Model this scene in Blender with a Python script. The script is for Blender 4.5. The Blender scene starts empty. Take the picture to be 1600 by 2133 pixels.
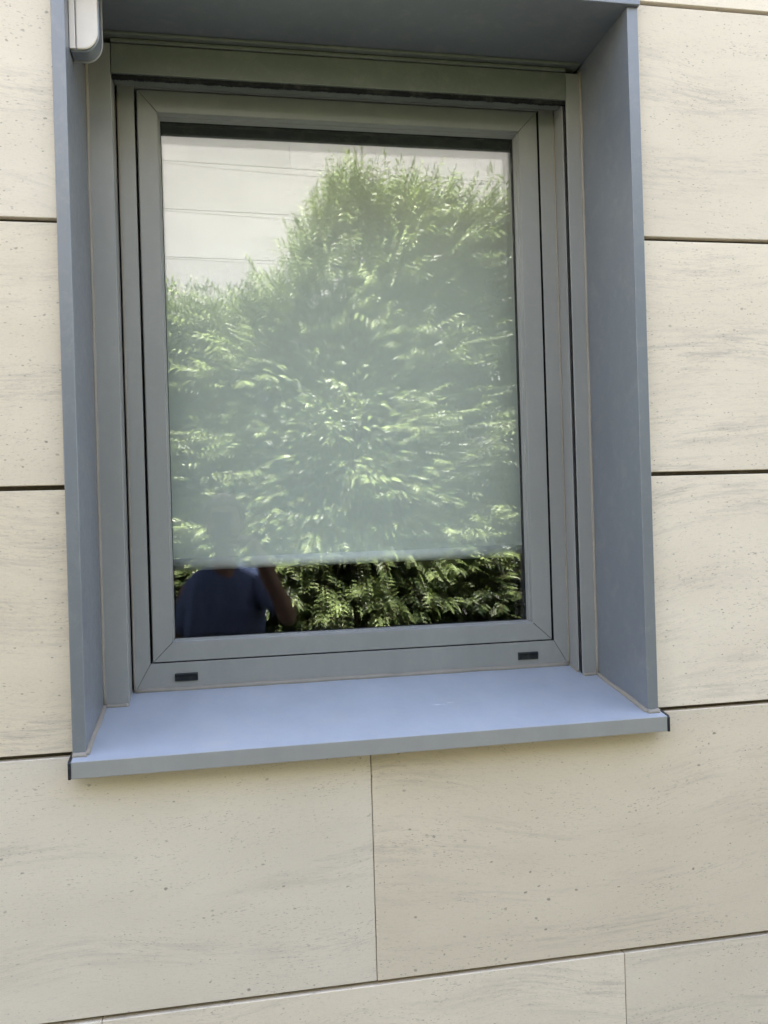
import bpy, bmesh, math, random
from mathutils import Vector, Matrix, noise
random.seed(7)
scene = bpy.context.scene
COL = scene.collection
CZ = 1.55                       # eye height: all heights below are given from the eye level

# ------------------------------------------------------------------ camera
cam_d = bpy.data.cameras.new('camera')
cam = bpy.data.objects.new('camera', cam_d); COL.objects.link(cam)
Rv = Vector((0.98318472, -0.1801932, -0.02963486))
Uv = Vector((0.02900314, -0.00614005, 0.99956046))
Fv = Vector((0.18029596, 0.98361207, 0.00081064))
M = Matrix((Rv, Uv, -Fv)).transposed().to_4x4()
M.translation = Vector((0, -1.3552, CZ))
cam.matrix_world = M
cam_d.sensor_fit = 'HORIZONTAL'; cam_d.sensor_width = 36; cam_d.lens = 40.393
cam_d.clip_start = 0.01; cam_d.clip_end = 500
scene.camera = cam

# ------------------------------------------------------------------ light
SUN = Vector((0.12, 0.50, 1.0)).normalized()
w = bpy.data.worlds.new('World'); scene.world = w; w.use_nodes = True
nt = w.node_tree
sky = nt.nodes.new('ShaderNodeTexSky'); sky.sky_type = 'NISHITA'; sky.sun_disc = False
sky.sun_elevation = math.asin(SUN.z); sky.sun_rotation = math.atan2(SUN.x, SUN.y)
sky.altitude = 100; sky.air_density = 1.0; sky.dust_density = 1.0; sky.ozone_density = 1.0
wb = nt.nodes.new('ShaderNodeMix'); wb.data_type = 'RGBA'; wb.blend_type = 'MULTIPLY'; wb.inputs[0].default_value = 1
wb.inputs[7].default_value = (1.26, .98, .80, 1)          # the camera's shade white balance
nt.links.new(sky.outputs[0], wb.inputs[6]); nt.links.new(wb.outputs[2], nt.nodes['Background'].inputs[0])
nt.nodes['Background'].inputs[1].default_value = 0.15
sl = bpy.data.lights.new('sun', 'SUN'); sl.energy = 4.2; sl.angle = math.radians(0.5); sl.color = (1.0, 0.95, 0.87)
so = bpy.data.objects.new('sun', sl); COL.objects.link(so)
so.rotation_euler = (-SUN).to_track_quat('-Z', 'Y').to_euler(); so.location = (3, 3, 12)
vs = scene.view_settings
vs.view_transform = 'Standard'; vs.look = 'None'; vs.gamma = 1; vs.exposure = 3.30

# ------------------------------------------------------------------ helpers
def tag(o, label=None, cat=None, group=None, kind=None):
    if label: o['label'] = label
    if cat: o['category'] = cat
    if group: o['group'] = group
    if kind: o['kind'] = kind
    return o

def empty(name, loc, label, cat, group=None, kind=None):
    o = bpy.data.objects.new(name, None); COL.objects.link(o); o.location = loc
    o.empty_display_size = .1
    bpy.context.view_layer.update()
    return tag(o, label, cat, group, kind)

def link(name, me, mat, parent=None, bev=0, smooth=False):
    if mat: me.materials.append(mat)
    o = bpy.data.objects.new(name, me); COL.objects.link(o)
    if parent:
        o.parent = parent
        base = Vector((0, 0, 0)); p = parent
        while p: base += Vector(p.location); p = p.parent
        me.transform(Matrix.Translation(-base))      # meshes are written in world coordinates
    if smooth:
        for p in me.polygons: p.use_smooth = True
    if bev:
        m = o.modifiers.new('bevel', 'BEVEL'); m.width = bev; m.segments = 2
        m.limit_method = 'ANGLE'; m.angle_limit = math.radians(35); m.harden_normals = True
        for p in me.polygons: p.use_smooth = True
    return o

def obj(name, bm, mat, parent=None, bev=0, smooth=False):
    me = bpy.data.meshes.new(name); bmesh.ops.recalc_face_normals(bm, faces=bm.faces)
    bm.to_mesh(me); bm.free()
    return link(name, me, mat, parent, bev, smooth)

def box(bm, x0, x1, y0, y1, z0, z1):
    """heights from eye level"""
    v = [bm.verts.new((x, y, z + CZ)) for x in (x0, x1) for y in (y0, y1) for z in (z0, z1)]
    for f in ((0,1,3,2),(4,6,7,5),(0,4,5,1),(2,3,7,6),(0,2,6,4),(1,5,7,3)):
        bm.faces.new([v[i] for i in f])

def boxes(*a):
    bm = bmesh.new()
    for b in a: box(bm, *b)
    return bm

def prism(bm, poly, fn0, fn1):
    """closed prism between two images of a 2D polygon"""
    a = [bm.verts.new(fn0(p)) for p in poly]; b = [bm.verts.new(fn1(p)) for p in poly]
    n = len(poly)
    bm.faces.new(a); bm.faces.new(b[::-1])
    for i in range(n): bm.faces.new((a[i], b[i], b[(i+1) % n], a[(i+1) % n]))

def ring(bm, rect, prof, g=0.0004):
    """mitred rectangular frame. rect = x0,x1,z0,z1 outer edge; prof = closed list of (inset, y)"""
    x0, x1, z0, z1 = rect
    # bottom, top
    for s in (0, 1):
        def P(p, e):
            i, y = p
            z = (z0 + i) if s == 0 else (z1 - i)
            x = (x0 + i + g) if e == 0 else (x1 - i - g)
            return (x, y, z + CZ)
        prism(bm, prof, lambda p: P(p, 0), lambda p: P(p, 1))
    for s in (0, 1):
        def Q(p, e):
            i, y = p
            x = (x0 + i) if s == 0 else (x1 - i)
            z = (z0 + i + g) if e == 0 else (z1 - i - g)
            return (x, y, z + CZ)
        prism(bm, prof, lambda p: Q(p, 0), lambda p: Q(p, 1))

def tube(bm, pts, rad, n=8, cap=True, flat=1.0, up=Vector((0, 0, 1))):
    rings = []
    for i, p in enumerate(pts):
        p = Vector(p); a = Vector(pts[max(i-1, 0)]); b = Vector(pts[min(i+1, len(pts)-1)])
        t = (b - a).normalized()
        u = t.cross(up)
        if u.length < 1e-3: u = t.cross(Vector((1, 0, 0)))
        u.normalize(); v = t.cross(u)
        r = rad[i] if isinstance(rad, (list, tuple)) else rad
        rings.append([bm.verts.new(p + (u*math.cos(k*2*math.pi/n) + v*math.sin(k*2*math.pi/n)*flat)*r) for k in range(n)])
    for a, b in zip(rings, rings[1:]):
        for k in range(n): bm.faces.new((a[k], a[(k+1) % n], b[(k+1) % n], b[k]))
    if cap: bm.faces.new(rings[0][::-1]); bm.faces.new(rings[-1])

# ------------------------------------------------------------------ materials
def mat(name):
    m = bpy.data.materials.new(name); m.use_nodes = True
    n = m.node_tree.nodes; b = n['Principled BSDF']
    return m, m.node_tree, b
def node(t, ty, **kw):
    n = t.nodes.new(ty)
    for k, v in kw.items():
        if hasattr(n, k): setattr(n, k, v)
        else: n.inputs[k].default_value = v
    return n
def setin(n, **kw):
    for k, v in kw.items(): n.inputs[k.replace('_', ' ')].default_value = v
def math_n(t, op, a, b=None, clamp=False):
    n = t.nodes.new('ShaderNodeMath'); n.operation = op; n.use_clamp = clamp
    for i, v in enumerate((a, b)):
        if v is None: continue
        if isinstance(v, (int, float)): n.inputs[i].default_value = v
        else: t.links.new(v, n.inputs[i])
    return n.outputs[0]
def ramp(t, src, stops):
    n = t.nodes.new('ShaderNodeValToRGB'); t.links.new(src, n.inputs[0])
    e = n.color_ramp.elements
    while len(e) < len(stops): e.new(0.5)
    for k, (p, c) in enumerate(stops):
        e[k].position = p; e[k].color = (c, c, c, 1) if isinstance(c, (int, float)) else (*c, 1)
    return n.outputs[0]
def mix(t, fac, a, b, mode='MIX'):
    n = t.nodes.new('ShaderNodeMix'); n.data_type = 'RGBA'; n.blend_type = mode
    for s, v in ((0, fac), (6, a), (7, b)):
        if isinstance(v, (int, float)): n.inputs[s].default_value = v
        elif isinstance(v, tuple): n.inputs[s].default_value = (*v, 1)
        else: t.links.new(v, n.inputs[s])
    return n.outputs[2]

def stone_material(name, base=(0.68, 0.585, 0.447), fine=True):
    m, t, b = mat(name)
    geo = node(t, 'ShaderNodeNewGeometry')
    att = node(t, 'ShaderNodeAttribute', attribute_name='seed')
    off = node(t, 'ShaderNodeVectorMath', operation='MULTIPLY')
    t.links.new(att.outputs['Vector'], off.inputs[0]); off.inputs[1].default_value = (37, 37, 37)
    pos = node(t, 'ShaderNodeVectorMath', operation='ADD')
    t.links.new(geo.outputs['Position'], pos.inputs[0]); t.links.new(off.outputs[0], pos.inputs[1])
    P = pos.outputs[0]
    def mp(scale, rot=0.0, src=P):
        n = node(t, 'ShaderNodeMapping'); n.inputs['Rotation'].default_value = (0, rot, 0)
        n.inputs['Scale'].default_value = scale; t.links.new(src, n.inputs[0]); return n.outputs[0]
    def noi(vec, scale, det=4, rough=.6, dist=0.0):
        n = node(t, 'ShaderNodeTexNoise'); setin(n, Scale=scale, Detail=det, Roughness=rough, Distortion=dist)
        t.links.new(vec, n.inputs['Vector']); return n.outputs['Fac']
    # bedding: long slightly dipping streaks, bent by a slow warp
    wn = node(t, 'ShaderNodeTexNoise'); setin(wn, Scale=2.2, Detail=1.0); t.links.new(P, wn.inputs['Vector'])
    wv = node(t, 'ShaderNodeVectorMath', operation='MULTIPLY_ADD')
    t.links.new(wn.outputs['Color'], wv.inputs[0]); wv.inputs[1].default_value = (0, 0, .16); t.links.new(P, wv.inputs[2])
    W = wv.outputs[0]
    cloud = noi(mp((1, 1, 2.2), .15), 3.0, 3)
    band = noi(mp((1.1, 1, 7.5), .22, W), 1.6, 3, .55)
    streak = noi(mp((5, 5, 62), .16, W), 2.0, 5, .68)
    fines = noi(mp((34, 34, 240), .10, W), 2.2, 3, .72)
    grain = noi(mp((1, 1, 1.6)), 330, 2, .6)
    col = mix(t, ramp(t, cloud, [(.32, 0.0), (.68, 1.0)]), tuple(c*.93 for c in base), (base[0]*1.03, base[1]*1.04, base[2]*1.05))
    bm_ = ramp(t, band, [(.46, 0.0), (.66, 1.0)])
    s1 = math_n(t, 'MULTIPLY', ramp(t, streak, [(.46, 0.0), (.64, 1.0)]), bm_)
    col = mix(t, math_n(t, 'MULTIPLY', s1, .75), col, (base[0]*.60, base[1]*.60, base[2]*.64))
    s2n = math_n(t, 'ADD', math_n(t, 'MULTIPLY', bm_, .5), .22)
    s2 = math_n(t, 'MULTIPLY', ramp(t, fines, [(.56, 0.0), (.70, 1.0)]), s2n)
    col = mix(t, s2, col, (base[0]*.48, base[1]*.47, base[2]*.50))
    col = mix(t, .10, col, ramp(t, grain, [(.3, (.42, .37, .30)), (.7, (.82, .76, .66))]))
    hgt = math_n(t, 'MULTIPLY', grain, .25)
    # pits and fossil specks, a few sizes; only some cells carry one
    dash = noi(mp((75, 75, 330), .05, W), 1.6, 2, .6)
    clus = ramp(t, noi(mp((1, 1, 3.2), .1, W), 7.0, 3, .6), [(.46, 0.0), (.66, 1.0)])
    dm = math_n(t, 'MULTIPLY', ramp(t, dash, [(.62, 0.0), (.70, 1.0)]), math_n(t, 'ADD', math_n(t, 'MULTIPLY', clus, .7), .12))
    col = mix(t, dm, col, (base[0]*.44, base[1]*.43, base[2]*.47))
    dn = node(t, 'ShaderNodeTexNoise'); setin(dn, Scale=150, Detail=2.0, Roughness=.7); t.links.new(P, dn.inputs['Vector'])
    for sc, sq, r0, prob, dark, dist in ((120, 1.5, .23, .90, .40, .0045), (60, 1.2, .16, .955, .50, .006), (21, 1.1, .062, .95, .66, .010), (260, 1.9, .27, .84, .50, .002)):
        v = node(t, 'ShaderNodeTexVoronoi'); v.feature = 'F1'; setin(v, Scale=sc, Randomness=1.0)
        dv = node(t, 'ShaderNodeVectorMath', operation='MULTIPLY_ADD')
        t.links.new(dn.outputs['Color'], dv.inputs[0]); dv.inputs[1].default_value = (dist,)*3; t.links.new(P, dv.inputs[2])
        t.links.new(mp((1/sq, 1/sq, 1), .08, dv.outputs[0]), v.inputs['Vector'])
        sep = node(t, 'ShaderNodeSeparateColor'); t.links.new(v.outputs['Color'], sep.inputs[0])
        gate = math_n(t, 'GREATER_THAN', math_n(t, 'ADD', sep.outputs[0], math_n(t, 'MULTIPLY', math_n(t, 'SUBTRACT', clus, .40), .13)), prob)
        rad = math_n(t, 'MULTIPLY', math_n(t, 'ADD', sep.outputs[1], .35), r0)
        soft = math_n(t, 'SUBTRACT', 1.0, math_n(t, 'DIVIDE', v.outputs['Distance'], rad), True)
        sp = math_n(t, 'MULTIPLY', math_n(t, 'MULTIPLY', soft, 2.2, True), gate)
        sp = math_n(t, 'MULTIPLY', sp, math_n(t, 'ADD', math_n(t, 'MULTIPLY', sep.outputs[2], .6), .35))
        col = mix(t, sp, col, (base[0]*dark, base[1]*dark, base[2]*dark*1.02))
        hgt = math_n(t, 'SUBTRACT', hgt, math_n(t, 'MULTIPLY', sp, .6))
    bmp = node(t, 'ShaderNodeBump'); setin(bmp, Strength=.25, Distance=.0006)
    t.links.new(hgt, bmp.inputs['Height']); t.links.new(bmp.outputs[0], b.inputs['Normal'])
    # panels differ slightly from one another
    sepA = node(t, 'ShaderNodeSeparateXYZ'); t.links.new(att.outputs['Vector'], sepA.inputs[0])
    hsv = node(t, 'ShaderNodeHueSaturation'); t.links.new(col, hsv.inputs['Color'])
    t.links.new(math_n(t, 'ADD', math_n(t, 'MULTIPLY', sepA.outputs[0], .14), .93), hsv.inputs['Value'])
    t.links.new(math_n(t, 'ADD', math_n(t, 'MULTIPLY', sepA.outputs[1], .2), .9), hsv.inputs['Saturation'])
    t.links.new(hsv.outputs[0], b.inputs['Base Color'])
    setin(b, Roughness=.62); b.inputs['Specular IOR Level'].default_value = .3
    return m

def paint(name, c, rough=.38, spec=.5, var=.06, bump=.0, dust=.22):
    m, t, b = mat(name)
    geo = node(t, 'ShaderNodeNewGeometry')
    n = node(t, 'ShaderNodeTexNoise'); setin(n, Scale=9, Detail=5, Roughness=.65)
    mp_ = node(t, 'ShaderNodeMapping'); mp_.inputs['Scale'].default_value = (1.6, 1, .35)
    t.links.new(geo.outputs['Position'], mp_.inputs[0]); t.links.new(mp_.outputs[0], n.inputs['Vector'])
    f = ramp(t, n.outputs['Fac'], [(.3, 0.0), (.7, 1.0)])
    t.links.new(mix(t, f, tuple(x*(1-var) for x in c), tuple(x*(1+var) for x in c)), b.inputs['Base Color'])
    du = node(t, 'ShaderNodeTexNoise'); setin(du, Scale=26, Detail=8, Roughness=.78, Distortion=.4); t.links.new(geo.outputs['Position'], du.inputs['Vector'])
    pc = b.inputs['Base Color'].links[0].from_socket
    t.links.new(mix(t, math_n(t, 'MULTIPLY', ramp(t, du.outputs['Fac'], [(.50, 0.0), (.78, 1.0)]), dust), pc, (.42, .39, .34)), b.inputs['Base Color'])
    d = node(t, 'ShaderNodeTexNoise'); setin(d, Scale=70, Detail=6, Roughness=.7); t.links.new(geo.outputs['Position'], d.inputs['Vector'])
    t.links.new(math_n(t, 'ADD', math_n(t, 'MULTIPLY', d.outputs['Fac'], .22), rough - .11), b.inputs['Roughness'])
    g = node(t, 'ShaderNodeTexNoise'); setin(g, Scale=5.0, Detail=1); t.links.new(geo.outputs['Position'], g.inputs['Vector'])
    bp = node(t, 'ShaderNodeBump'); setin(bp, Strength=.35, Distance=.004); t.links.new(g.outputs['Fac'], bp.inputs['Height'])
    t.links.new(bp.outputs[0], b.inputs['Normal'])
    b.inputs['Specular IOR Level'].default_value = spec
    return m

def plain(name, c, rough=.6, spec=.3):
    return paint(name, c, rough, spec, .12, .08)

M_STONE = stone_material('limestone cladding')
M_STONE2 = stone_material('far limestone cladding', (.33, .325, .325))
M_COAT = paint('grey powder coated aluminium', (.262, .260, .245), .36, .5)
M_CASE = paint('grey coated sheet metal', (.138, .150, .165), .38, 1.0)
M_SILL_SKYLIT = paint('sky lit grey sill sheet', (.310, .338, .385), .36, .7, .06, 0, .42)  # same coat made lighter and bluer: sky light put into the colour
M_SHUT = paint('grey green shutter box', (.142, .154, .130), .45, .35)
M_BLACK = plain('black plastic', (.010, .012, .017), .40, .35)
M_RUB = plain('black rubber', (.012, .012, .013), .7, .2)
M_DARK = plain('cavity', (.05, .042, .035), .9, .1)
M_RAIL = plain('cladding rail', (.085, .066, .048), .6, .3)
M_CREAM = paint('cream plastic cover', (.66, .60, .53), .35, .5)
M_SEAL = plain('aged sealant', (.25, .225, .185), .55, .35)
M_ROOM = plain('room plaster', (.22, .21, .20), .8, .2)
M_PAVE = plain('paving', (.13, .125, .115), .8, .2)
M_SOIL = plain('soil', (.06, .045, .03), .95, .1)

# a pale scuff on the sill, right of centre, and dust along it
def scuff(m, c, sx, sy):
    t = m.node_tree; b = t.nodes['Principled BSDF']; geo = node(t, 'ShaderNodeNewGeometry')
    v = node(t, 'ShaderNodeVectorMath', operation='SUBTRACT'); t.links.new(geo.outputs['Position'], v.inputs[0]); v.inputs[1].default_value = c
    k = node(t, 'ShaderNodeVectorMath', operation='MULTIPLY'); t.links.new(v.outputs[0], k.inputs[0]); k.inputs[1].default_value = (1/sx, 1/sy, 0)
    l = node(t, 'ShaderNodeVectorMath', operation='LENGTH'); t.links.new(k.outputs[0], l.inputs[0])
    n = node(t, 'ShaderNodeTexNoise'); setin(n, Scale=160, Detail=4); t.links.new(geo.outputs['Position'], n.inputs['Vector'])
    f = math_n(t, 'SUBTRACT', math_n(t, 'ADD', math_n(t, 'MULTIPLY', n.outputs['Fac'], 1.3), .15), l.outputs['Value'], True)
    pc = b.inputs['Base Color'].links[0].from_socket
    t.links.new(mix(t, math_n(t, 'MULTIPLY', f, .9, True), pc, (.62, .62, .64)), b.inputs['Base Color'])
scuff(M_SILL_SKYLIT, (.350, .088, 0), .020, .004); scuff(M_SILL_SKYLIT, (.372, .094, 0), .010, .003)

# glass: clear sheet, mirror reflection by angle of view
def glass(name, r0, tint):
    m = bpy.data.materials.new(name); m.use_nodes = True; t = m.node_tree; t.nodes.clear()
    out = node(t, 'ShaderNodeOutputMaterial'); mx = node(t, 'ShaderNodeMixShader')
    tr = node(t, 'ShaderNodeBsdfTransparent'); gl = node(t, 'ShaderNodeBsdfGlossy')
    tr.inputs[0].default_value = (*tint, 1); gl.inputs['Roughness'].default_value = 0.0
    gl.inputs[0].default_value = (1, 1, 1, 1)
    lw = node(t, 'ShaderNodeLayerWeight'); lw.inputs['Blend'].default_value = .5
    p5 = math_n(t, 'POWER', lw.outputs['Facing'], 5.0)
    f = math_n(t, 'ADD', math_n(t, 'MULTIPLY', p5, 1 - r0), r0)
    t.links.new(f, mx.inputs[0]); t.links.new(tr.outputs[0], mx.inputs[1]); t.links.new(gl.outputs[0], mx.inputs[2])
    t.links.new(mx.outputs[0], out.inputs[0])
    return m
M_GLASS = glass('outer pane glass', .055, (.975, .982, .978))
M_GLASS2 = glass('inner pane glass', .052, (.975, .982, .978))

def fabric(name, c, trans=.25):
    m, t, b = mat(name)
    geo = node(t, 'ShaderNodeNewGeometry')
    n = node(t, 'ShaderNodeTexNoise'); setin(n, Scale=3, Detail=2); t.links.new(geo.outputs['Position'], n.inputs['Vector'])
    wv = node(t, 'ShaderNodeTexWave'); setin(wv, Scale=260); t.links.new(geo.outputs['Position'], wv.inputs['Vector'])
    k = mix(t, n.outputs['Fac'], tuple(x*.94 for x in c), tuple(x*1.05 for x in c))
    k = mix(t, math_n(t, 'MULTIPLY', wv.outputs['Fac'], .1), k, tuple(x*.7 for x in c))
    t.links.new(k, b.inputs['Base Color']); setin(b, Roughness=.85)
    b.inputs['Specular IOR Level'].default_value = .2
    return m
M_BLIND = fabric('roller blind fabric', (.69, .72, .655))
M_BAR = paint('blind bottom bar', (.78, .80, .75), .45, .4)

def leaf_material(name, c1, c2):
    m = bpy.data.materials.new(name); m.use_nodes = True; t = m.node_tree; b = t.nodes['Principled BSDF']
    att = node(t, 'ShaderNodeAttribute', attribute_name='tone')
    col = mix(t, att.outputs['Fac'], c1, c2)
    t.links.new(col, b.inputs['Base Color']); setin(b, Roughness=.40)
    b.inputs['Specular IOR Level'].default_value = .7
    tl = node(t, 'ShaderNodeBsdfTranslucent')
    t.links.new(mix(t, .5, col, (.26, .34, .04)), tl.inputs[0])
    mx = node(t, 'ShaderNodeMixShader'); mx.inputs[0].default_value = .32
    t.links.new(b.outputs[0], mx.inputs[1]); t.links.new(tl.outputs[0], mx.inputs[2])
    t.links.new(mx.outputs[0], t.nodes['Material Output'].inputs[0])
    return m
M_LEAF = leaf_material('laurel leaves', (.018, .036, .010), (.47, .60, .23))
M_BARK = plain('bark', (.09, .065, .045), .85, .2)

# ================================================================== THE WALL
GROUND = -1.55
ROWH = .4; Z0 = -.348
WX0, WX1 = -.2360, .7065         # clear opening in the stone
WZ0, WZ1 = -.350, .858
facade = empty('limestone_wall', (.2, 0, 0), 'cream limestone clad building wall of large panels around the grey window', 'wall')
rnd = random.Random(3)
def seed_attr(me, s):
    a = me.attributes.new('seed', 'FLOAT_VECTOR', 'POINT')
    for d in a.data: d.vector = s
def panel(x0, x1, z0, z1, parent, y0=0.0, th=.03):
    bm = boxes((x0, x1, y0, y0 + th, z0, z1))
    # the edge is never ruler straight: subdivide and nudge
    s = (rnd.random(), rnd.random(), rnd.random())
    dy = rnd.uniform(-.0006, .0006)
    for v in bm.verts: v.co.y += dy
    o = obj('stone_panel', bm, M_STONE, parent, .0011)
    seed_attr(o.data, s)
    return o
GAPH, GAPV = .0072, .0010
for r in range(-3, 9):
    z0 = Z0 + r*ROWH + GAPH/2; z1 = z0 + ROWH - GAPH
    if r == -3: z0 = GROUND + .02
    phase = .2155 if r % 2 else -.2055
    xs = [phase + k*.842 for k in range(-3, 5)]
    for a, b in zip(xs, xs[1:]):
        a += GAPV/2; b -= GAPV/2
        if 0 <= r <= 2:
            if a < WX0 and b > WX1: panel(a, WX0, z0, z1, facade); panel(WX1, b, z0, z1, facade); continue
            if a >= WX0 and b <= WX1: continue
            if a < WX0 < b: b = WX0
            if a < WX1 < b: a = WX1
            if b - a < .01: continue
        panel(a, b, z0, z1, facade)
# rails seen inside the horizontal joints, and the backing wall with the window hole
bm = bmesh.new()
for r in range(-2, 9):
    z = Z0 + r*ROWH
    for a, b in ((-2.4, WX0), (WX1, 3.2)) if 0 <= r <= 2 else ((-2.4, 3.2),):
        box(bm, a, b, .0135, .016, z - .012, z + .012)
obj('fixing_rail', bm, M_RAIL, facade)
TOP = 3.62                       # parapet height above eye level
bm = boxes((-2.4, WX0 - .001, .034, .30, GROUND, TOP - .3), (WX1 + .001, 3.2, .034, .30, GROUND, TOP - .3),
           (WX0 - .001, WX1 + .001, .034, .30, GROUND, WZ0 - .032), (WX0 - .001, WX1 + .001, .034, .30, WZ1 + .004, TOP - .3))
obj('backing_wall', bm, M_DARK, facade)
bm = boxes((-2.45, 3.25, -.04, .34, TOP - .03, TOP))
obj('parapet_coping', bm, M_COAT, facade, .002)

# room behind the window
room = boxes((-2.4, 3.2, 4.0, 4.1, GROUND, 1.3), (-2.4, -2.3, .301, 4.0, GROUND, 1.3), (3.1, 3.2, .301, 4.0, GROUND, 1.3))
tag(obj('room_wall', room, M_ROOM), kind='structure')
tag(obj('room_floor', boxes((-2.4, 3.2, .301, 4.1, GROUND - .1, GROUND - .004)), M_ROOM), kind='structure')
tag(obj('room_ceiling', boxes((-2.4, 3.2, .301, 4.1, 1.304, 3.2)), M_ROOM), kind='structure')

# ================================================================== THE WINDOW
win = empty('window', (.235, .1, Z0 + CZ), 'grey aluminium framed window with deep metal reveal in the cream stone wall', 'window')
JX0, JX1 = -.2150, .6855         # inner faces of the jambs
# jambs
cas = empty('casing', (.235, .1, Z0 + CZ), None, None); cas.parent = win; cas.location = (0, 0, 0)
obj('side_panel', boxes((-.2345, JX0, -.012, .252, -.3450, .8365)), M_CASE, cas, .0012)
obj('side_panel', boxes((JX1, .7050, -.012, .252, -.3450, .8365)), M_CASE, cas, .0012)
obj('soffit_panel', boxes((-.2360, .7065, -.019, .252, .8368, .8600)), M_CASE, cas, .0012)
# sill: sloping sheet with a front lip
SL = .149
def sz(y): return -.3476 + SL*(y + .012)
bm = bmesh.new()
prof = [(-.0333, sz(-.0333)), (.262, sz(.262)), (.262, sz(.262) - .004), (-.0300, sz(-.0300) - .004), (-.0300, sz(-.03) - .0045), (-.0333, sz(-.0333) - .0045)]
prism(bm, prof, lambda p: (-.2335, p[0], p[1] + CZ), lambda p: (.7090, p[0], p[1] + CZ))
sill = obj('sill', bm, M_SILL_SKYLIT, win, .0011)
bm = boxes((-.2334, .7089, -.0336, -.0304, -.3757, sz(-.0335) - .0008))
obj('front_lip', bm, M_COAT, sill, .0006)  # one sheet with the sill; the darker coat stands in for its shade
for x0, x1 in ((-.2380, -.2337), (.7092, .7135)):
    bm = bmesh.new()
    prof = [(-.0345, sz(-.0345) - .002), (-.0320, sz(-.0320) + .0008), (.0, sz(0) + .0008), (.0, -.3765), (-.0345, -.3765)]
    prism(bm, prof, lambda p: (x0, p[0], p[1] + CZ), lambda p: (x1, p[0], p[1] + CZ))
    obj('end_cap', bm, M_BLACK, sill, .0008)

# guide rails of the shutter
RY = .182
obj('guide_rail', boxes((JX0 + .0002, -.1732, RY, .212, -.345, .8215), (JX0 + .0002, -.1742, .2132, .252, -.345, .8215),), M_COAT, win, .0009)
bm = boxes((.6555, JX1 - .0002, RY, RY + .0045, -.345, .8215),      # front lip
           (.6552, .6570, .2020, .2440, -.345, .8215),             # inner side behind the slot
           (.6600, JX1 - .0002, .2000, .2520, -.345, .8215))
obj('guide_rail', bm, M_COAT, win, .0007)
obj('brush_seal', boxes((.6580, .6598, RY + .005, .1995, -.345, .8215), ), M_RUB, win)
obj('brush_seal', boxes((-.1752, -.1736, .2120, .2131, -.345, .8215), ), M_RUB, win)

# shutter box
sb = obj('shutter_box', boxes((-.1722, .6548, RY - .001, .225, .7700, .8210)), M_SHUT, win, .0009)
obj('top_trim', boxes((-.1722, .6548, RY - .0035, .225, .8228, .8292)), M_SHUT, sb, .0012)
obj('top_trim', boxes((JX0 + .001, .6795, RY - .013, .225, .8310, .8362)), M_SHUT, sb, .0012)
obj('recess', boxes((-.1722, .6548, RY + .004, .24, .8205, .8315), (-.1722, .6548, .226, .2435, .8000, .829)), M_RUB, sb)
# brush strip hanging from the box: a ragged row of bristles
bm = bmesh.new(); r2 = random.Random(5)
x = -.1720
while x < .6545:
    wdt = r2.uniform(.001, .0024); dz = .7640 + .0016*noise.noise((x*60, 0, 0)) + r2.uniform(-.0006, .0006)
    box(bm, x, min(x + wdt, .6546), RY + .003 + r2.uniform(0, .0015), RY + .012, dz, .7705); x += wdt*.98
obj('bristle_strip', bm, M_RUB, sb)

# outer frame of the window (mitred)
FY = .245
GX0, GX1, GZ0, GZ1 = -.1415, .6240, -.2598, .7779          # opening of the frame
ins = .0290
bm = bmesh.new()
x0, x1, z0, z1 = -.1705, .6545, -.3120, .8100
# sides as four mitred pieces whose widths differ: trapezia
def piece(bm, q, y0, y1):
    prism(bm, q, lambda p: (p[0], y0, p[1] + CZ), lambda p: (p[0], y1, p[1] + CZ))
g = .0005
piece(bm, [(x0, z0+g), (x0, z1), (GX0, z1), (GX0, GZ0 + g)], FY, .33)
piece(bm, [(x1, z0+g), (x1, z1), (GX1, z1), (GX1, GZ0 + g)], FY, .33)
piece(bm, [(x0+g, z0), (GX0+g, GZ0), (GX1-g, GZ0), (x1-g, z0)], FY, .33)
piece(bm, [(GX0+g, GZ1), (GX0+g, z1-.001), (GX1-g, z1-.001), (GX1-g, GZ1)], FY, .33)
frame = obj('frame', bm, M_COAT, win, .0006)
# rebate behind the gap and behind the mitre cuts
bm = boxes((GX0 - .004, GX1 + .004, FY + .050, FY + .055, GZ0 - .004, GZ1 + .004), (-.1700, GX0 - .0005, FY + .002, FY + .02, -.3115, GZ0 - .0005),
           (GX1 + .0005, .6540, FY + .002, FY + .02, -.3115, GZ0 - .0005))
bm.free(); bm = bmesh.new()
ring(bm, (GX0 - .004, GX1 + .004, GZ0 - .004, GZ1 + .004), [(0, FY + .050), (.012, FY + .050), (.012, FY + .055), (0, FY + .055)], 0)
box(bm, -.1700, GX0 - .0005, FY + .002, FY + .02, -.3115, GZ0 - .0005); box(bm, GX1 + .0005, .6540, FY + .002, FY + .02, -.3115, GZ0 - .0005)
box(bm, GX1 - .0008, GX1 + .0006, FY + .0012, FY + .045, GZ0, GZ1)
obj('rebate', bm, M_RUB, frame)
# drain caps
for x in (-.0990, .5490):
    bm = bmesh.new()
    box(bm, x, x + .0405, FY - .0028, FY + .001, -.2930, -.2790)
    dc = obj('drain_cap', bm, M_BLACK, frame, .0008)
    bm = bmesh.new()
    prism(bm, [(FY - .0062, -.2800), (FY - .0027, -.2795), (FY - .0027, -.2825), (FY - .0062, -.2815)], lambda p: (x + .001, p[0], p[1] + CZ), lambda p: (x + .0395, p[0], p[1] + CZ))
    obj('hood', bm, M_BLACK, dc, .0003)

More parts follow.
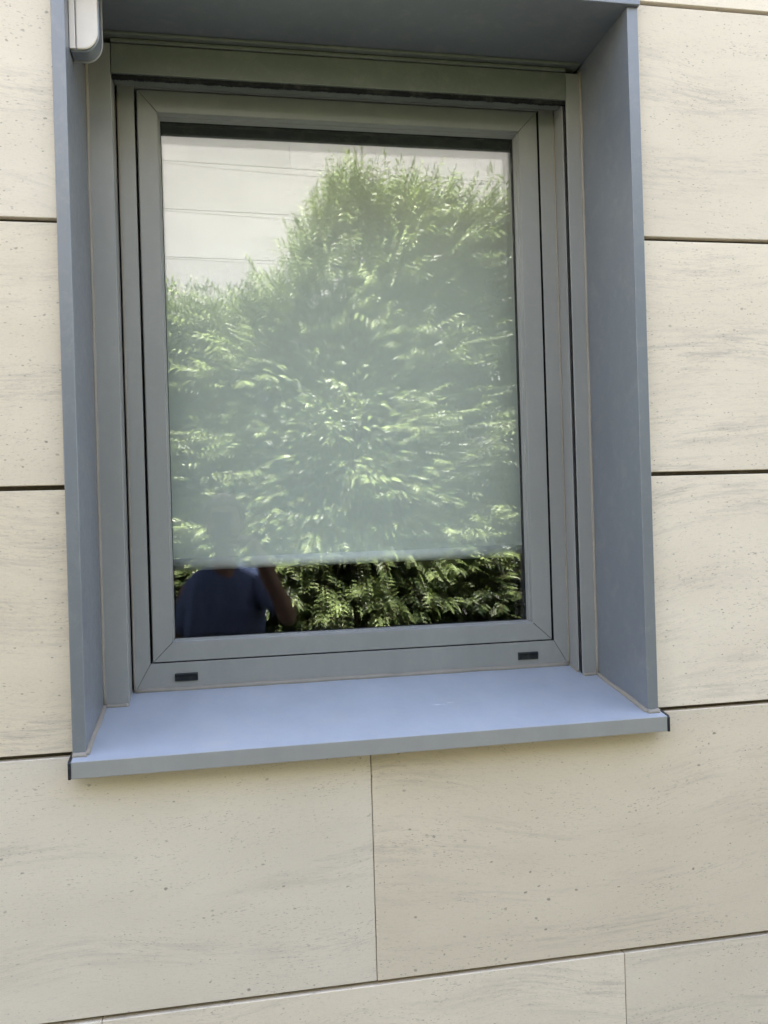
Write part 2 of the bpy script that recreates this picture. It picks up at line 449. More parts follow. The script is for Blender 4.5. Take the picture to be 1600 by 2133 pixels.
# sash (mitred), bead, panes
SX0, SX1, SZ0, SZ1 = -.1362, .6202, -.2574, .7752
SI = (-.1020, .5830, -.2235, .7362)
bm = bmesh.new()
SY = .2465
def sash_pieces(bm, o, i, y0, y1, g):
    ox0, ox1, oz0, oz1 = o; ix0, ix1, iz0, iz1 = i
    piece(bm, [(ox0, oz0+g), (ox0, oz1-g), (ix0, iz1-g), (ix0, iz0+g)], y0, y1)
    piece(bm, [(ox1, oz0+g), (ox1, oz1-g), (ix1, iz1-g), (ix1, iz0+g)], y0, y1)
    piece(bm, [(ox0+g, oz0), (ox1-g, oz0), (ix1-g, iz0), (ix0+g, iz0)], y0, y1)
    piece(bm, [(ox0+g, oz1), (ox1-g, oz1), (ix1-g, iz1), (ix0+g, iz1)], y0, y1)
sash_pieces(bm, (SX0, SX1, SZ0, SZ1), SI, SY, .2784, .0004)
# chamfered outer shoulder, slightly lower than the face
sash = obj('sash', bm, M_COAT, win, .0009)
bm = bmesh.new(); ring(bm, (SX0 - .0018, SX1 + .0012, SZ0 - .0012, SZ1 + .0012), [(.0003, SY + .007), (.0020, SY + .007), (.0020, .3298), (.0003, .3298)], 0)
obj('shoulder', bm, M_COAT, sash)
bm = bmesh.new(); ring(bm, (SX0, SX1, SZ0, SZ1), [(.0030, SY + .0015), (.0335, SY + .0015), (.0335, .2780), (.0030, .2780)], 0)
obj('mitre_core', bm, M_RUB, sash)
# glazing bead stepping down to the glass
bm = bmesh.new()
ring(bm, SI, [(-.0008, .2500), (.0006, .2500), (.0009, .2620), (.0022, .2628), (.0026, .2700), (.0034, .2782), (-.0008, .2782)], .0002)
obj('glazing_bead', bm, M_COAT, sash, .0004)
bm = bmesh.new(); ring(bm, (SI[0]+.0032, SI[1]-.0032, SI[2]+.0032, SI[3]-.0032), [(0, .2765), (.0010, .2772), (.0010, .2786), (0, .2786)], 0)
obj('gasket', bm, M_RUB, sash)
PX0, PX1, PZ0, PZ1 = SI[0] - .004, SI[1] + .004, SI[2] - .004, SI[3] + .004
obj('outer_pane', boxes((PX0, PX1, .2790, .2830, PZ0, PZ1)), M_GLASS, sash)
# inner pane: bellied by about a millimetre, as sealed units are
bm = bmesh.new(); N = 40
for side, yy in ((0, .2990), (1, .3030)):
    gr = []
    for j in range(N + 1):
        row = []
        for i in range(N + 1):
            u = i/N*2 - 1; v = j/N*2 - 1
            y = yy - .0009*(1 - u*u)*(1 - v*v) - .00020*u
            row.append(bm.verts.new((PX0 + (PX1 - PX0)*i/N, y, PZ0 + (PZ1 - PZ0)*j/N + CZ)))
        gr.append(row)
    for j in range(N):
        for i in range(N):
            f = (gr[j][i], gr[j][i+1], gr[j+1][i+1], gr[j+1][i])
            bm.faces.new(f if side == 0 else f[::-1])
me = bpy.data.meshes.new('inner_pane'); bm.to_mesh(me); bm.free()
link('inner_pane', me, M_GLASS2, sash, 0, True)
bm = bmesh.new(); ring(bm, (PX0 + .001, PX1 - .001, PZ0 + .001, PZ1 - .001), [(0, .2833), (.0035, .2833), (.0035, .2984), (0, .2984)], 0)
obj('spacer', bm, M_RUB, sash)
# inside part of the sash, so that no light leaks round the panes
bm = bmesh.new(); ring(bm, (SX0, SX1, SZ0, SZ1), [(.0022, .2788), (.0300, .2788), (.0300, .3150), (.0022, .3150)], 0)
obj('inner_profile', bm, M_COAT, sash)
bm = bmesh.new(); ring(bm, (SX0, SX1, SZ0, SZ1), [(.0302, .3035), (.0318, .3035), (.0318, .3150), (.0302, .3150)], 0)
obj('inner_gasket', bm, M_RUB, sash)

# sealant beads
rs = random.Random(11)
def bead(p0, p1, r, n=60, flat=1.0, amp=.22):
    bm = bmesh.new(); p0 = Vector(p0); p1 = Vector(p1)
    k = max(8, int((p1 - p0).length*n)); pts = []; rr = []; s = rs.random()*50
    for i in range(k + 1):
        p = p0.lerp(p1, i/k); p.z += CZ
        w_ = Vector((noise.noise((i*.25 + s, 0, 0)), noise.noise((i*.25 + s, 9, 0)), noise.noise((i*.25 + s, 19, 0))))*r*.25
        pts.append(p + w_); rr.append(r*(1 + amp*noise.noise((i*.33 + s, 5, 0)) + rs.uniform(-.04, .04)))
    tube(bm, pts, rr, 8, up=Vector((0, 1, 0)) if abs(p1.z - p0.z) > .3 else Vector((0, 0, 1))); return bm
def add_seal(*a, **k): obj('sealant', bead(*a, **k), M_SEAL, win, 0, True)
add_seal((JX0, -.011, sz(-.011) + .001), (JX0 + .001, RY, sz(RY) + .001), .0050)
add_seal((JX1, -.011, sz(-.011) + .001), (JX1 - .001, RY, sz(RY) + .001), .0050)
add_seal((-.2330, -.0135, sz(-.012) + .0005), (JX0 + .001, -.0140, sz(-.012) + .0005), .0050)
add_seal((JX1 - .001, -.0140, sz(-.012) + .0005), (.7045, -.0135, sz(-.012) + .0005), .0050)
add_seal((JX0, RY, sz(RY) + .001), (-.1735, RY - .001, sz(RY) + .001), .0038)
add_seal((.6565, RY - .001, sz(RY) + .001), (JX1, RY, sz(RY) + .001), .0038)
add_seal((-.1690, FY, sz(FY) + .0012), (.6540, FY, sz(FY) + .0012), .0052)
add_seal((.6545, RY + .02, sz(RY + .02) + .001), (.6543, FY, sz(FY) + .001), .0026)
add_seal((JX0 + .0010, RY - .0010, sz(RY)), (JX0 + .0010, RY - .0010, .825), .0036, 40, amp=.10)
add_seal((JX1 - .0010, RY - .0010, sz(RY)), (JX1 - .0010, RY - .0010, .825), .0034, 40, amp=.10)
add_seal((.6540, FY - .0003, sz(FY)), (.6540, FY - .0003, .765), .0020, 40, amp=.2)
add_seal((-.1695, FY - .0003, sz(FY)), (-.1695, FY - .0003, .765), .0020, 40, amp=.2)

# ------------------------------------------------------------------ rounded casing high on the left jamb
def rounded(x0, x1, z0, z1, r, n=14):
    p = [(x0, z1), (x0, z0)]
    for i in range(n + 1):
        a = -math.pi/2 + i*math.pi/2/n
        p.append((x1 - r + r*math.cos(a), z0 + r*1.25 + r*1.25*math.sin(a)))
    p.append((x1, z1)); return p
cas2 = empty('rounded_casing', (-.195, .04, .722 + CZ), 'rounded casing with cream cover and grey rim under the soffit, top left', 'casing')
def yprism(poly, y0, y1):
    bm = bmesh.new(); prism(bm, poly, lambda p: (p[0], y0, p[1] + CZ), lambda p: (p[0], y1, p[1] + CZ)); return bm
obj('body', yprism(rounded(JX0 + .0003, -.1700, .7205, .8362, .026), .0250, .0530), M_CASE, cas2, .003)
obj('front_cover', yprism(rounded(-.2046, -.1722, .7232, .8360, .0235), .0205, .0249), M_CREAM, cas2, .0022)
obj('side_cover', yprism([(JX0 + .0005, .8360), (JX0 + .0005, .7235), (-.2056, .7235), (-.2056, .8360)], .0210, .0249), M_CREAM, cas2, .001)
obj('rim', yprism(rounded(JX0 + .0004, -.1688, .7190, .8358, .026), .0534, .0570), M_COAT, cas2, .0015)

# ------------------------------------------------------------------ roller blind inside
BY = .362
blind = empty('roller_blind', (.24, BY, -.09 + CZ), 'pale grey green roller blind pulled most of the way down behind the glass', 'blind')
bm = bmesh.new(); N = 24
for side, dy in ((0, 0), (1, .0008)):
    gr = [[bm.verts.new((-.1080 + .7235*i/N, BY + dy + .0012*math.sin(i*.9)*(1 - j/N), -.0795 + .8225*j/N + CZ)) for i in range(N+1)] for j in range(N+1)]
    for j in range(N):
        for i in range(N): bm.faces.new((gr[j][i], gr[j][i+1], gr[j+1][i+1], gr[j+1][i]))
obj('fabric', bm, M_BLIND, blind, 0, True)
bm = bmesh.new(); tube(bm, [(-.1070, BY - .008, -.0890 + CZ), (.6155, BY - .008, -.0875 + CZ)], .0118, 24, flat=1.0, up=Vector((0, 1, 0)))
obj('bottom_bar', bm, M_BAR, blind, 0, True)
obj('head_rail', boxes((-.1040, .6120, BY - .012, BY + .05, .7432, .8000)), M_BLACK, blind, .002)

# ================================================================== OUTSIDE, BEHIND THE CAMERA
tag(obj('ground', boxes((-40, 40, -5.2, 40, GROUND - .3, GROUND)), M_PAVE), kind='structure')
tag(obj('planting_bed', boxes((-12, 12, -5.2, -2.9, GROUND - .1, GROUND + .06)), M_SOIL), kind='structure')
# kept clear of the planting bed faces
# opposite building
opp = empty('opposite_building', (.5, -5.6, GROUND + CZ), 'cream limestone building reflected in the window pane behind the shrubs', 'building')
OY = lambda x: -5.45 - .055*x
OTOP = 3.776
def opp_panel(a, b, z0, z1, pr):
    v = []
    bm = bmesh.new()
    c = [(x, y, z) for x in (a, b) for y in (0, -.03) for z in (z0, z1)]
    vv = [bm.verts.new((x, OY(x) + y, z + CZ)) for x, y, z in c]
    for f in ((0,1,3,2),(4,6,7,5),(0,4,5,1),(2,3,7,6),(0,2,6,4),(1,5,7,3)): bm.faces.new([vv[i] for i in f])
    o = obj('stone_panel', bm, M_STONE2, pr, .001); seed_attr(o.data, (rnd.random(), rnd.random(), rnd.random()))
for r in range(-2, 3):            # rows seen above the shrubs
    z0 = 2.976 + (r - 1)*ROWH + .003; z1 = z0 + ROWH - .006
    ph = -.217 if r % 2 else .203
    for k in range(-2, 5):
        a = ph + k*.842; opp_panel(a + .001, a + .841, z0, z1, opp)
def opp_box(a, b, y0, y1, z0, z1):
    bm = bmesh.new()
    vv = [bm.verts.new((x, OY(x) + y, z + CZ)) for x in (a, b) for y in (y0, y1) for z in (z0, z1)]
    for f in ((0,1,3,2),(4,6,7,5),(0,4,5,1),(2,3,7,6),(0,2,6,4),(1,5,7,3)): bm.faces.new([vv[i] for i in f])
    return bm
zlow = 2.976 - 3*ROWH - .003
o = obj('lower_wall', opp_box(-9, 12, -.03, 0, GROUND, zlow), M_STONE2, opp)
o = obj('upper_wall', opp_box(-9, 12, -.03, 0, 2.976 + 2*ROWH + .003, 2.976 + 2*ROWH + .10), M_STONE2, opp)
o = obj('end_wall', opp_box(-9, -1.30, -.033, -.006, zlow + .004, 2.976 + 2*ROWH - .003), M_STONE2, opp)
o = obj('end_wall', opp_box(3.55, 12, -.033, -.006, zlow + .004, 2.976 + 2*ROWH - .003), M_STONE2, opp)
obj('backing_wall', opp_box(-9, 12, -.5, -.034, GROUND, 3.85), M_DARK, opp)

# ------------------------------------------------------------------ shrubs
def leaf_pts(L, W, droop, fold):
    # midrib bends down, blade folds up; returns verts & faces in local frame (x along, y across, z up)
    mid = [(0, 0), (.30, .03), (.62, 0.0), (1.0, -.16)]
    hw = [0.06, .85, .82, 0.0]
    V = []; 
    for (t_, z_), h in zip(mid, hw):
        z = z_*L*droop*2.2
        V.append((t_*L, 0, z))
        if h > 0.1:
            V.append((t_*L*.98, h*W/2, z + fold*h*W/2)); V.append((t_*L*.98, -h*W/2, z + fold*h*W/2))
    # idx:0 base,1 mid,2 l,3 r,4 mid2,5 l2,6 r2,7 tip
    F = [(0, 1, 2), (0, 3, 1), (1, 4, 5, 2), (1, 3, 6, 4), (4, 7, 5), (4, 6, 7)]
    return V, F
def build_shrub(name, label, x0, x1, top_fn, nsprig, seed, y_front=-2.78, y_back=-3.75, ybase=-3.2):
    R = random.Random(seed)
    root = empty(name, ((x0 + x1)/2, ybase, GROUND + CZ), label, 'shrub', 'laurel shrubs reflected in the window')
    V = []; F = []; T = []
    SB = bmesh.new()
    def sprig(p, d, n, ln, size, tone):
        d = d.normalized(); side = d.cross(Vector((0, 0, 1)))
        if side.length < .1: side = Vector((1, 0, 0))
        side.normalize()
        pts = []
        for i in range(n):
            t_ = i/(n - 1)
            q = p + d*ln*t_ + Vector((0, 0, -.10*ln*t_*t_))
            pts.append(q)
            s = 1 if i % 2 else -1
            dirl = (d*(.55 + .5*t_) + side*s*R.uniform(.55, .95) + Vector((0, 0, R.uniform(-.85, .05)))).normalized()
            if i == n - 1: dirl = (d + Vector((0, 0, -.2))).normalized()
            up = Vector((R.uniform(-.8, .8), R.uniform(.0, 1.15), R.uniform(.2, 1.0)))
            ya = up.cross(dirl); 
            if ya.length < .05: continue
            ya.normalize(); za = dirl.cross(ya)
            L = size*R.uniform(.65, 1.25)
            lv, lf = leaf_pts(L, L*R.uniform(.27, .37), R.uniform(.3, 1.3), R.uniform(.1, .5))
            b0 = len(V)
            for a in lv: V.append(q + dirl*a[0] + ya*a[1] + za*a[2])
            for f in lf: F.append(tuple(b0 + k for k in f))
            tn = min(1, max(0, tone + .22*t_ + R.uniform(-.25, .12) + (R.uniform(.15, .5) if R.random() < .20 else 0)))  # pale leaves: young growth, and sun glints put into the colour
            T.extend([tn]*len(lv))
        return pts
    cx = (x0 + x1)/2
    cnt = 0; tries = 0; OPEN = .0
    while cnt < nsprig and tries < nsprig*30:
        tries += 1
        x = R.uniform(x0, x1); u = R.random()
        top = top_fn(x)
        deep = R.random()
        if u < .74:           # front shell
            z = GROUND + .15 + (top - GROUND - .15)*(R.random()**.85)
            bulge = .20*noise.noise((x*1.3 + seed, z*1.5, 1.0)) + .13*noise.noise((x*3.7, z*4.1, seed))
            lean = .14*max(0, (z - top + .8))
            y = y_front - .12 + bulge - lean - (deep**1.5)*.55
            d = Vector((R.uniform(-.9, .9), R.uniform(.25, 1.1), R.uniform(-.15, .75)))
        else:                 # top
            y = R.uniform(y_back, y_front - .1); z = top - .03 - R.random()*.20
            d = Vector((R.uniform(-.5, .5), R.uniform(-.3, .5), R.uniform(.5, 1.3)))
        gapn = noise.noise((x*2.8 + seed*2.1, y*3.2, z*5.2))
        if deep < .55 and gapn < .15 and u < .74 and top - z > .35: continue
        tn = .20 + .45*noise.noise((x*3, y*4, z*5 + seed)) + .10*(z > top - .3) - .35*deep  # deeper sprigs darker: shade put into the leaf colour
        p = Vector((x, y, z + CZ))
        n = R.randint(7, 14); ln = R.uniform(.14, .30)
        pts = sprig(p, d, n, ln, R.uniform(.044, .072), tn)
        if R.random() < .45: tube(SB, [pts[0] - d.normalized()*.12] + pts[::3], .0022, 4)
        cnt += 1
    # inner leaves so that daylight does not show through
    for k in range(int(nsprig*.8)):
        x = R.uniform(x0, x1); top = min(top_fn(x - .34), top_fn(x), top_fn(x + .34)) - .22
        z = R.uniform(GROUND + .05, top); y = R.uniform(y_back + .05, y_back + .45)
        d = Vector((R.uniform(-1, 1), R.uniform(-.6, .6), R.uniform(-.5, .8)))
        sprig(Vector((x, y, z + CZ)), d, 8, .34, .140, -.2)  # darkest tone, inner shade put into the leaf colour
    # top leader shoots
    nx = int((x1 - x0)/.05)
    for k in range(nx):
        x = x0 + (k + R.random())*(x1 - x0)/nx; top = top_fn(x); h = R.uniform(.12, .30)
        y = y_front - R.uniform(.15, .5)
        p = Vector((x, y, top - .12 + CZ)); d = Vector((R.uniform(-.25, .25), R.uniform(-.1, .2), 1))
        pts = sprig(p, d, R.randint(8, 13), h*R.uniform(.35, .85), .046, .32)
        tube(SB, pts[::3] + [pts[-1]], .0018, 4)
    me = bpy.data.meshes.new('foliage'); me.from_pydata([tuple(v) for v in V], [], F)
    a = me.attributes.new('tone', 'FLOAT', 'POINT'); a.data.foreach_set('value', T)
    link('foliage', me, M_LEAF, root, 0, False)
    # stems
    for k in range(5):
        bx = cx + R.uniform(-.25, .25)*(x1 - x0); pts = []; ra = []
        tx = x0 + (k + .5)*(x1 - x0)/5; H = top_fn(tx) - GROUND - .45
        for i in range(9):
            t_ = i/8
            pts.append((bx + (tx - bx)*t_ + .05*noise.noise((t_*3, k, seed)), ybase + R.uniform(-.03, .03), GROUND + CZ + .03 + H*t_))
            ra.append(.022*(1 - t_*.8))
        tube(SB, pts, ra, 7)
    obj('branches', SB, M_BARK, root, 0, True)
    return root
def interp(pts):
    def f(x):
        if x <= pts[0][0]: return pts[0][1]
        for (a, b), (c, d) in zip(pts, pts[1:]):
            if x <= c: return b + (d - b)*(x - a)/(c - a)
        return pts[-1][1]
    return f
low = interp([(-1.8, 1.18), (-.29, 1.17), (-.15, 1.13), (.11, 1.20), (.30, 1.25), (.40, 1.34), (.48, 1.42)])
tall = interp([(.42, 1.34), (.50, 1.55), (.60, 1.68), (.65, 1.86), (.86, 1.88), (.90, 1.84), (1.01, 1.88), (1.15, 1.82)])
end = interp([(1.05, 1.82), (1.29, 1.83), (1.41, 1.78), (1.75, 1.77), (2.6, 1.65)])
build_shrub('laurel_shrub', 'lower laurel shrub reflected at the left of the pane under bare wall', -1.75, .46, low, 3300, 21)
build_shrub('laurel_shrub', 'tallest laurel shrub, its leafy peak reflected at the middle of the pane', .46, 1.16, tall, 1750, 22)
build_shrub('laurel_shrub', 'laurel shrub reflected at the right edge of the pane', 1.08, 2.6, end, 2700, 23)
def copy_shrub(src, dx, label):  # unseen shrubs added to hold back light bouncing off the opposite wall
    c = src.copy(); COL.objects.link(c); c.location = src.location + Vector((dx, 0, 0)); c['label'] = label
    for ch in src.children:
        k = ch.copy(); COL.objects.link(k); k.parent = c
shr = [o for o in bpy.data.objects if o.name.startswith('laurel_shrub')]
copy_shrub(shr[0], -2.12, 'added unseen laurel shrub next to the low one, blocking light off the wall')
copy_shrub(shr[0], -4.24, 'added unseen laurel shrub farthest to the left, blocking light off the wall')
copy_shrub(shr[2], 1.46, 'added unseen laurel shrub next to the right hand one, blocking light off the wall')
copy_shrub(shr[2], 2.92, 'added unseen laurel shrub farthest to the right, blocking light off the wall')
# bare shoots standing out of the right hand shrub
bm = bmesh.new()
for a, b in (((1.30, -3.0, 1.72), (1.19, -3.0, 2.06)), ((1.58, -3.0, 1.70), (1.64, -3.0, 2.14)), ((1.44, -3.05, 1.70), (1.40, -3.05, 1.92))):
    tube(bm, [(*a[:2], a[2] + CZ), ((a[0]+b[0])/2 + .008, a[1], (a[2]+b[2])/2 + CZ), (*b[:2], b[2] + CZ)], [.003, .0022, .0012], 5)
twig_parent = shr[2]
obj('bare_shoots', bm, M_BARK, twig_parent)

# ================================================================== THE PHOTOGRAPHER (seen mirrored in the pane)
M_SKIN = plain('skin', (.11, .062, .045), .5, .4)
M_SHIRT = fabric('navy cotton', (.040, .055, .105))
M_TROU = fabric('dark trousers', (.04, .04, .045))
M_HAIR = plain('dark hair', (.03, .022, .018), .6, .4)
M_SHOE = plain('shoe', (.05, .05, .05), .6, .3)
px, py = -.02, -2.00
person = empty('person', (px, py, GROUND + CZ), 'person in navy t-shirt holding up a phone, reflected low in the pane', 'person')
def skin(name, verts, edges, rad, mt, parent, sub=2, rootv=0):
    me = bpy.data.meshes.new(name); me.from_pydata([Vector((v[0], v[1], v[2] + CZ)) for v in verts], edges, [])
    o = link(name, me, None, parent)
    md = o.modifiers.new('skin', 'SKIN'); md.use_smooth_shade = True; md.branch_smoothing = .6
    for i, r in enumerate(rad):
        sv = me.skin_vertices[0].data[i]; sv.radius = r if isinstance(r, tuple) else (r, r); sv.use_root = (i == rootv)
    s = o.modifiers.new('sub', 'SUBSURF'); s.levels = sub; s.render_levels = sub
    me.materials.append(mt); return o
E1, E2 = (.265, -1.86, -.465), (-.225, -2.00, -.575)         # elbows
W1, W2 = (.085, -1.455, -.085), (-.215, -1.90, -.810)       # wrists
S1, S2 = (px + .155, py - .05, -.285), (px - .155, py + .05, -.295)      # shoulders
body_v = [(px, py, -.62), (px, py + .01, -.45), (px, py, -.32), (px, py + .04, -.22), (px, py + .13, -.12),
          S1, E1, ((E1[0]+W1[0])/2, (E1[1]+W1[1])/2, (E1[2]+W1[2])/2), W1,
          S2, E2, ((E2[0]+W2[0])/2, (E2[1]+W2[1])/2, (E2[2]+W2[2])/2), W2,
          (px + .085, py, -.74), (px + .10, py + .02, -1.10), (px + .11, py - .01, -1.48),
          (px - .085, py, -.74), (px - .10, py + .02, -1.10), (px - .12, py - .01, -1.48)]
body_e = [(0,1),(1,2),(2,3),(3,4),(2,5),(5,6),(6,7),(7,8),(2,9),(9,10),(10,11),(11,12),(0,13),(13,14),(14,15),(0,16),(16,17),(17,18)]
body_r = [(.12,.09),(.115,.085),(.12,.09),(.055,.05),(.05,.05),.046,.038,.038,.025,.046,.038,.038,.025,.07,.05,.035,.07,.05,.035]
skin('body', body_v, body_e, body_r, M_SKIN, person)
# shirt: lofted torso with folds, sleeves joined
def loft(name, rings, mt, parent, fold=.0, n=56, capt=False, twist=0.0):
    bm = bmesh.new(); R_ = []
    for (cx_, cy_, z, a, b_) in rings:
        row = []
        for k in range(n):
            t_ = k*2*math.pi/n
            c, s = math.cos(t_), math.sin(t_)
            e = .82
            X = a*math.copysign(abs(c)**e, c); Y = b_*math.copysign(abs(s)**e, s)
            q = 1 + fold*noise.noise((c*2.2, s*2.2, z*5)) + fold*.8*noise.noise((c*5 + z*6, s*5, z*14)) + fold*.35*noise.noise((c*11 - z*16, s*11, z*9))
            row.append(bm.verts.new((cx_ + X*q, cy_ + Y*q - X*twist, z + CZ)))
        R_.append(row)
    for a, b_ in zip(R_, R_[1:]):
        for k in range(n): bm.faces.new((a[k], a[(k+1) % n], b_[(k+1) % n], b_[k]))
    if capt: bm.faces.new(R_[-1]); bm.faces.new(R_[0])
    o = obj(name, bm, mt, parent, 0, True)
    s = o.modifiers.new('sub', 'SUBSURF'); s.levels = 1; s.render_levels = 1
    return o
shirt = loft('shirt', [(px, py, -.80, .178, .125), (px, py, -.74, .176, .128), (px, py, -.66, .172, .126), (px, py, -.56, .172, .124), (px, py, -.46, .180, .128),
      (px, py, -.38, .172, .122), (px, py, -.32, .178, .112), (px, py - .002, -.275, .162, .098), (px, py - .003, -.245, .138, .083), (px, py, -.222, .090, .068), (px, py, -.210, .068, .060), (px, py, -.216, .062, .054)], M_SHIRT, person, .085, twist=.32)
for S_, E_, sg in ((S1, E1, 1), (S2, E2, -1)):
    bm = bmesh.new(); pts = []; rr = []
    A = Vector(S_) + Vector((-sg*.045, 0, .005)); B = Vector(S_).lerp(Vector(E_), .72)
    for i in range(9):
        t_ = i/8; p = A.lerp(B, t_); p.z += CZ; pts.append(p); rr.append(.060 + .006*math.sin(t_*5) + .004*noise.noise((t_*6, sg, 0)) - .004*t_)
    tube(bm, pts, rr, 20, cap=False); o = obj('sleeve', bm, M_SHIRT, person, 0, True)
    sd = o.modifiers.new('sol', 'SOLIDIFY'); sd.thickness = .002
skin('trousers', [(px, py, -.74), (px, py, -.82), (px + .09, py, -.92), (px + .10, py + .02, -1.12), (px + .11, py, -1.46), (px - .09, py, -.92), (px - .10, py + .02, -1.12), (px - .12, py, -1.46)],
     [(0,1),(1,2),(2,3),(3,4),(1,5),(5,6),(6,7)], [(.15,.11),(.14,.11),.092,.072,.060,.092,.072,.060], M_TROU, person)
for sg in (1, -1):
    bm = bmesh.new(); pts = [(px + sg*.115, py - .07, GROUND + .035 + CZ), (px + sg*.116, py - .03, GROUND + .052 + CZ), (px + sg*.118, py + .05, GROUND + .045 + CZ), (px + sg*.122, py + .13, GROUND + .032 + CZ), (px + sg*.124, py + .18, GROUND + .024 + CZ)]
    tube(bm, pts, [.030, .045, .046, .044, .024], 14, flat=.75); o = obj('shoe', bm, M_SHOE, person, 0, True)
    s = o.modifiers.new('sub', 'SUBSURF'); s.levels = 1; s.render_levels = 1
# head: profile shaped lathe-like loft with brow, nose and jaw
HX, HY, HZ = px + .005, py + .175, -.030
bm = bmesh.new(); rows = []; NN = 36; MM = 26
for j in range(MM + 1):
    ph = -math.pi/2 + math.pi*j/MM; row = []
    for k in range(NN):
        th = 2*math.pi*k/NN; c, s = math.cos(th), math.sin(th)      # s>0 is the face side (+y)
        z = math.sin(ph)*.118; rr = math.cos(ph)
        x = c*rr*.076; y = s*rr*.096
        zz = z/.118
        if zz < -.15: x *= 1 - .34*(-zz - .15); y *= (1 - .18*(-zz - .15)) if s > 0 else (1 - .45*(-zz - .15))
        if s > 0:
            f = max(0, s)**10
            y += f*(.020*math.exp(-((zz + .17)/.13)**2)*math.exp(-(x/.014)**2))            # nose
            y -= .010*math.exp(-((zz - .06)/.09)**2)*(math.exp(-((x - .030)/.014)**2) + math.exp(-((x + .030)/.014)**2))
            y += .004*math.exp(-((zz - .20)/.06)**2)
            y += .005*math.exp(-((zz + .47)/.05)**2)*math.exp(-(x/.022)**2)                 # lips
            y += .008*math.exp(-((zz + .80)/.12)**2)*math.exp(-(x/.02)**2)                  # chin
        row.append(bm.verts.new((HX + x, HY + y - .01, HZ + z + CZ)))
    rows.append(row)
for a, b_ in zip(rows, rows[1:]):
    for k in range(NN): bm.faces.new((a[k], a[(k+1) % NN], b_[(k+1) % NN], b_[k]))
bmesh.ops.remove_doubles(bm, verts=bm.verts, dist=.0005)
head = obj('head', bm, M_SKIN, person, 0, True)
for sg in (1, -1):
    bm = bmesh.new(); bmesh.ops.create_icosphere(bm, subdivisions=2, radius=1, matrix=Matrix.Translation((HX + sg*.077, HY - .012, HZ + .0 + CZ)) @ Matrix.Diagonal((.010, .018, .031, 1)))
    obj('ear', bm, M_SKIN, head, 0, True)
    bm = bmesh.new(); bmesh.ops.create_icosphere(bm, subdivisions=2, radius=.0115, matrix=Matrix.Translation((HX + sg*.030, HY + .064, HZ + .008 + CZ)))
    obj('eye', bm, plain('eye white', (.6, .58, .55), .2, .5), head, 0, True)
    bm = bmesh.new(); bmesh.ops.create_icosphere(bm, subdivisions=2, radius=.0055, matrix=Matrix.Translation((HX + sg*.029, HY + .0725, HZ + .008 + CZ)))
    obj('iris', bm, M_HAIR, head, 0, True)
bm = bmesh.new(); bmesh.ops.create_icosphere(bm, subdivisions=4, radius=1)
for v in bm.verts:
    c = v.co.copy(); n_ = 1 + .04*noise.noise(c*9)
    v.co = Vector((HX + c.x*.082*n_, HY - .018 + c.y*.098*n_, HZ + .020 + c.z*.108*n_ + CZ))
dele = [v for v in bm.verts if (v.co.z - CZ - HZ) < -.045 or ((v.co.y - HY) > .030 and (v.co.z - CZ - HZ) < .072) or ((v.co.y - HY) > -.005 and (v.co.z - CZ - HZ) < .012)]
bmesh.ops.delete(bm, geom=dele, context='VERTS')
o = obj('hair', bm, M_HAIR, head, 0, True); sd = o.modifiers.new('sol', 'SOLIDIFY'); sd.thickness = .008; sd.offset = 1
# phone just behind the lens point
phone = empty('phone', (.0, -1.362, CZ - .06), 'dark phone held upright in one hand by the mirrored person', 'phone')
def on_phone(a, b_, c):      # a right, b up, c back from the lens, in the camera's own frame
    p = Vector((0, -1.3552, 0)) + Rv*a + Uv*b_ - Fv*c
    return (p.x, p.y, p.z)
def phone_box(a0, a1, b0, b1, c0, c1):
    bm = bmesh.new(); vv = [bm.verts.new(Vector(on_phone(a, b_, c)) + Vector((0, 0, CZ))) for a in (a0, a1) for b_ in (b0, b1) for c in (c0, c1)]
    for f in ((0,1,3,2),(4,6,7,5),(0,4,5,1),(2,3,7,6),(0,2,6,4),(1,5,7,3)): bm.faces.new([vv[i] for i in f])
    return bm
obj('case', phone_box(-.055, .020, -.135, .020, .004, .012), M_BLACK, phone, .003)
obj('screen', phone_box(-.052, .017, -.130, .016, .0122, .0126), M_RUB, phone)
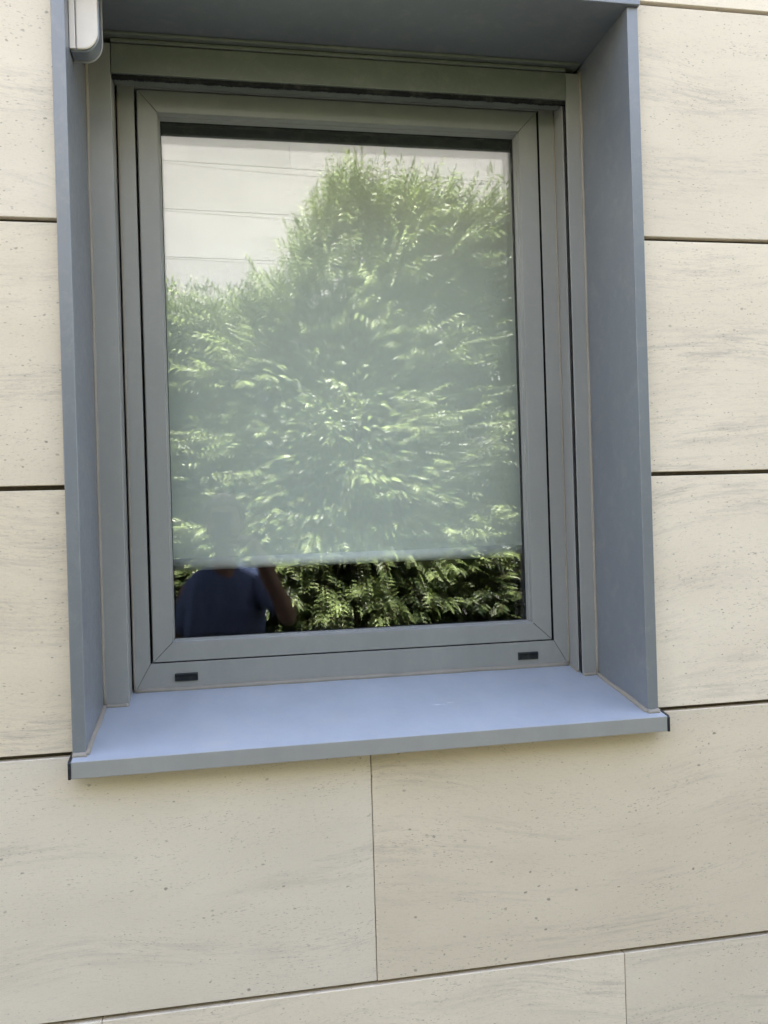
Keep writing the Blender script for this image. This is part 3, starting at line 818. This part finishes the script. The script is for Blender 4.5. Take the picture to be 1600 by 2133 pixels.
# hands: palms beside the phone, thumb in front, fingers wrapped behind
def hand(sg, W_):
    Wv = Vector(W_)
    edge = .024 if sg > 0 else -.059
    palm = Vector(on_phone(edge + sg*.012, -.090, .030))
    V = [Wv, Wv.lerp(palm, .5), palm]; E = [(0, 1), (1, 2)]; r = [(.026, .020), (.032, .018), (.034, .016)]
    skin('hand', [tuple(v) for v in V], E, r, M_SKIN, person)
    for i in range(4):
        b_ = -.112 + i*.020; ln = (.8, .95, 1.0, .9)[i]
        pts = [on_phone(edge + sg*.010, b_, .026), on_phone(edge + sg*.014, b_ + .002, .004), on_phone(edge + sg*.004, b_ + .004, -.004), on_phone(edge - sg*.020*ln, b_ + .005, -.005)]
        skin('finger', pts, [(0, 1), (1, 2), (2, 3)], [.0095, .009, .0085, .007], M_SKIN, person)
    pts = [on_phone(edge + sg*.012, -.085, .034), on_phone(edge + sg*.004, -.062, .028), on_phone(edge - sg*.014, -.045, .021)]
    skin('thumb', pts, [(0, 1), (1, 2)], [.012, .0105, .0085], M_SKIN, person)
hand(1, W1)
wv = Vector(W2)
skin('hand', [tuple(wv), tuple(wv + Vector((0, .012, -.045))), tuple(wv + Vector((0, .018, -.085)))], [(0, 1), (1, 2)], [(.022, .026), (.017, .036), (.014, .038)], M_SKIN, person)
for i in range(4):
    b0 = wv + Vector((.002, -.018 + i*.020, -.088)); ln = (.062, .076, .080, .070)[i]
    skin('finger', [tuple(b0), tuple(b0 + Vector((.006, .004, -ln*.55))), tuple(b0 + Vector((.020, .006, -ln)))], [(0, 1), (1, 2)], [.0090, .0082, .0068], M_SKIN, person)
skin('thumb', [tuple(wv + Vector((.004, .030, -.035))), tuple(wv + Vector((.012, .050, -.065))), tuple(wv + Vector((.022, .056, -.095)))], [(0, 1), (1, 2)], [.012, .0100, .0080], M_SKIN, person)

# ------------------------------------------------------------------ render settings
scene.render.engine = 'CYCLES'
try:
    scene.cycles.max_bounces = 14; scene.cycles.transparent_max_bounces = 24; scene.cycles.glossy_bounces = 8
except Exception: pass
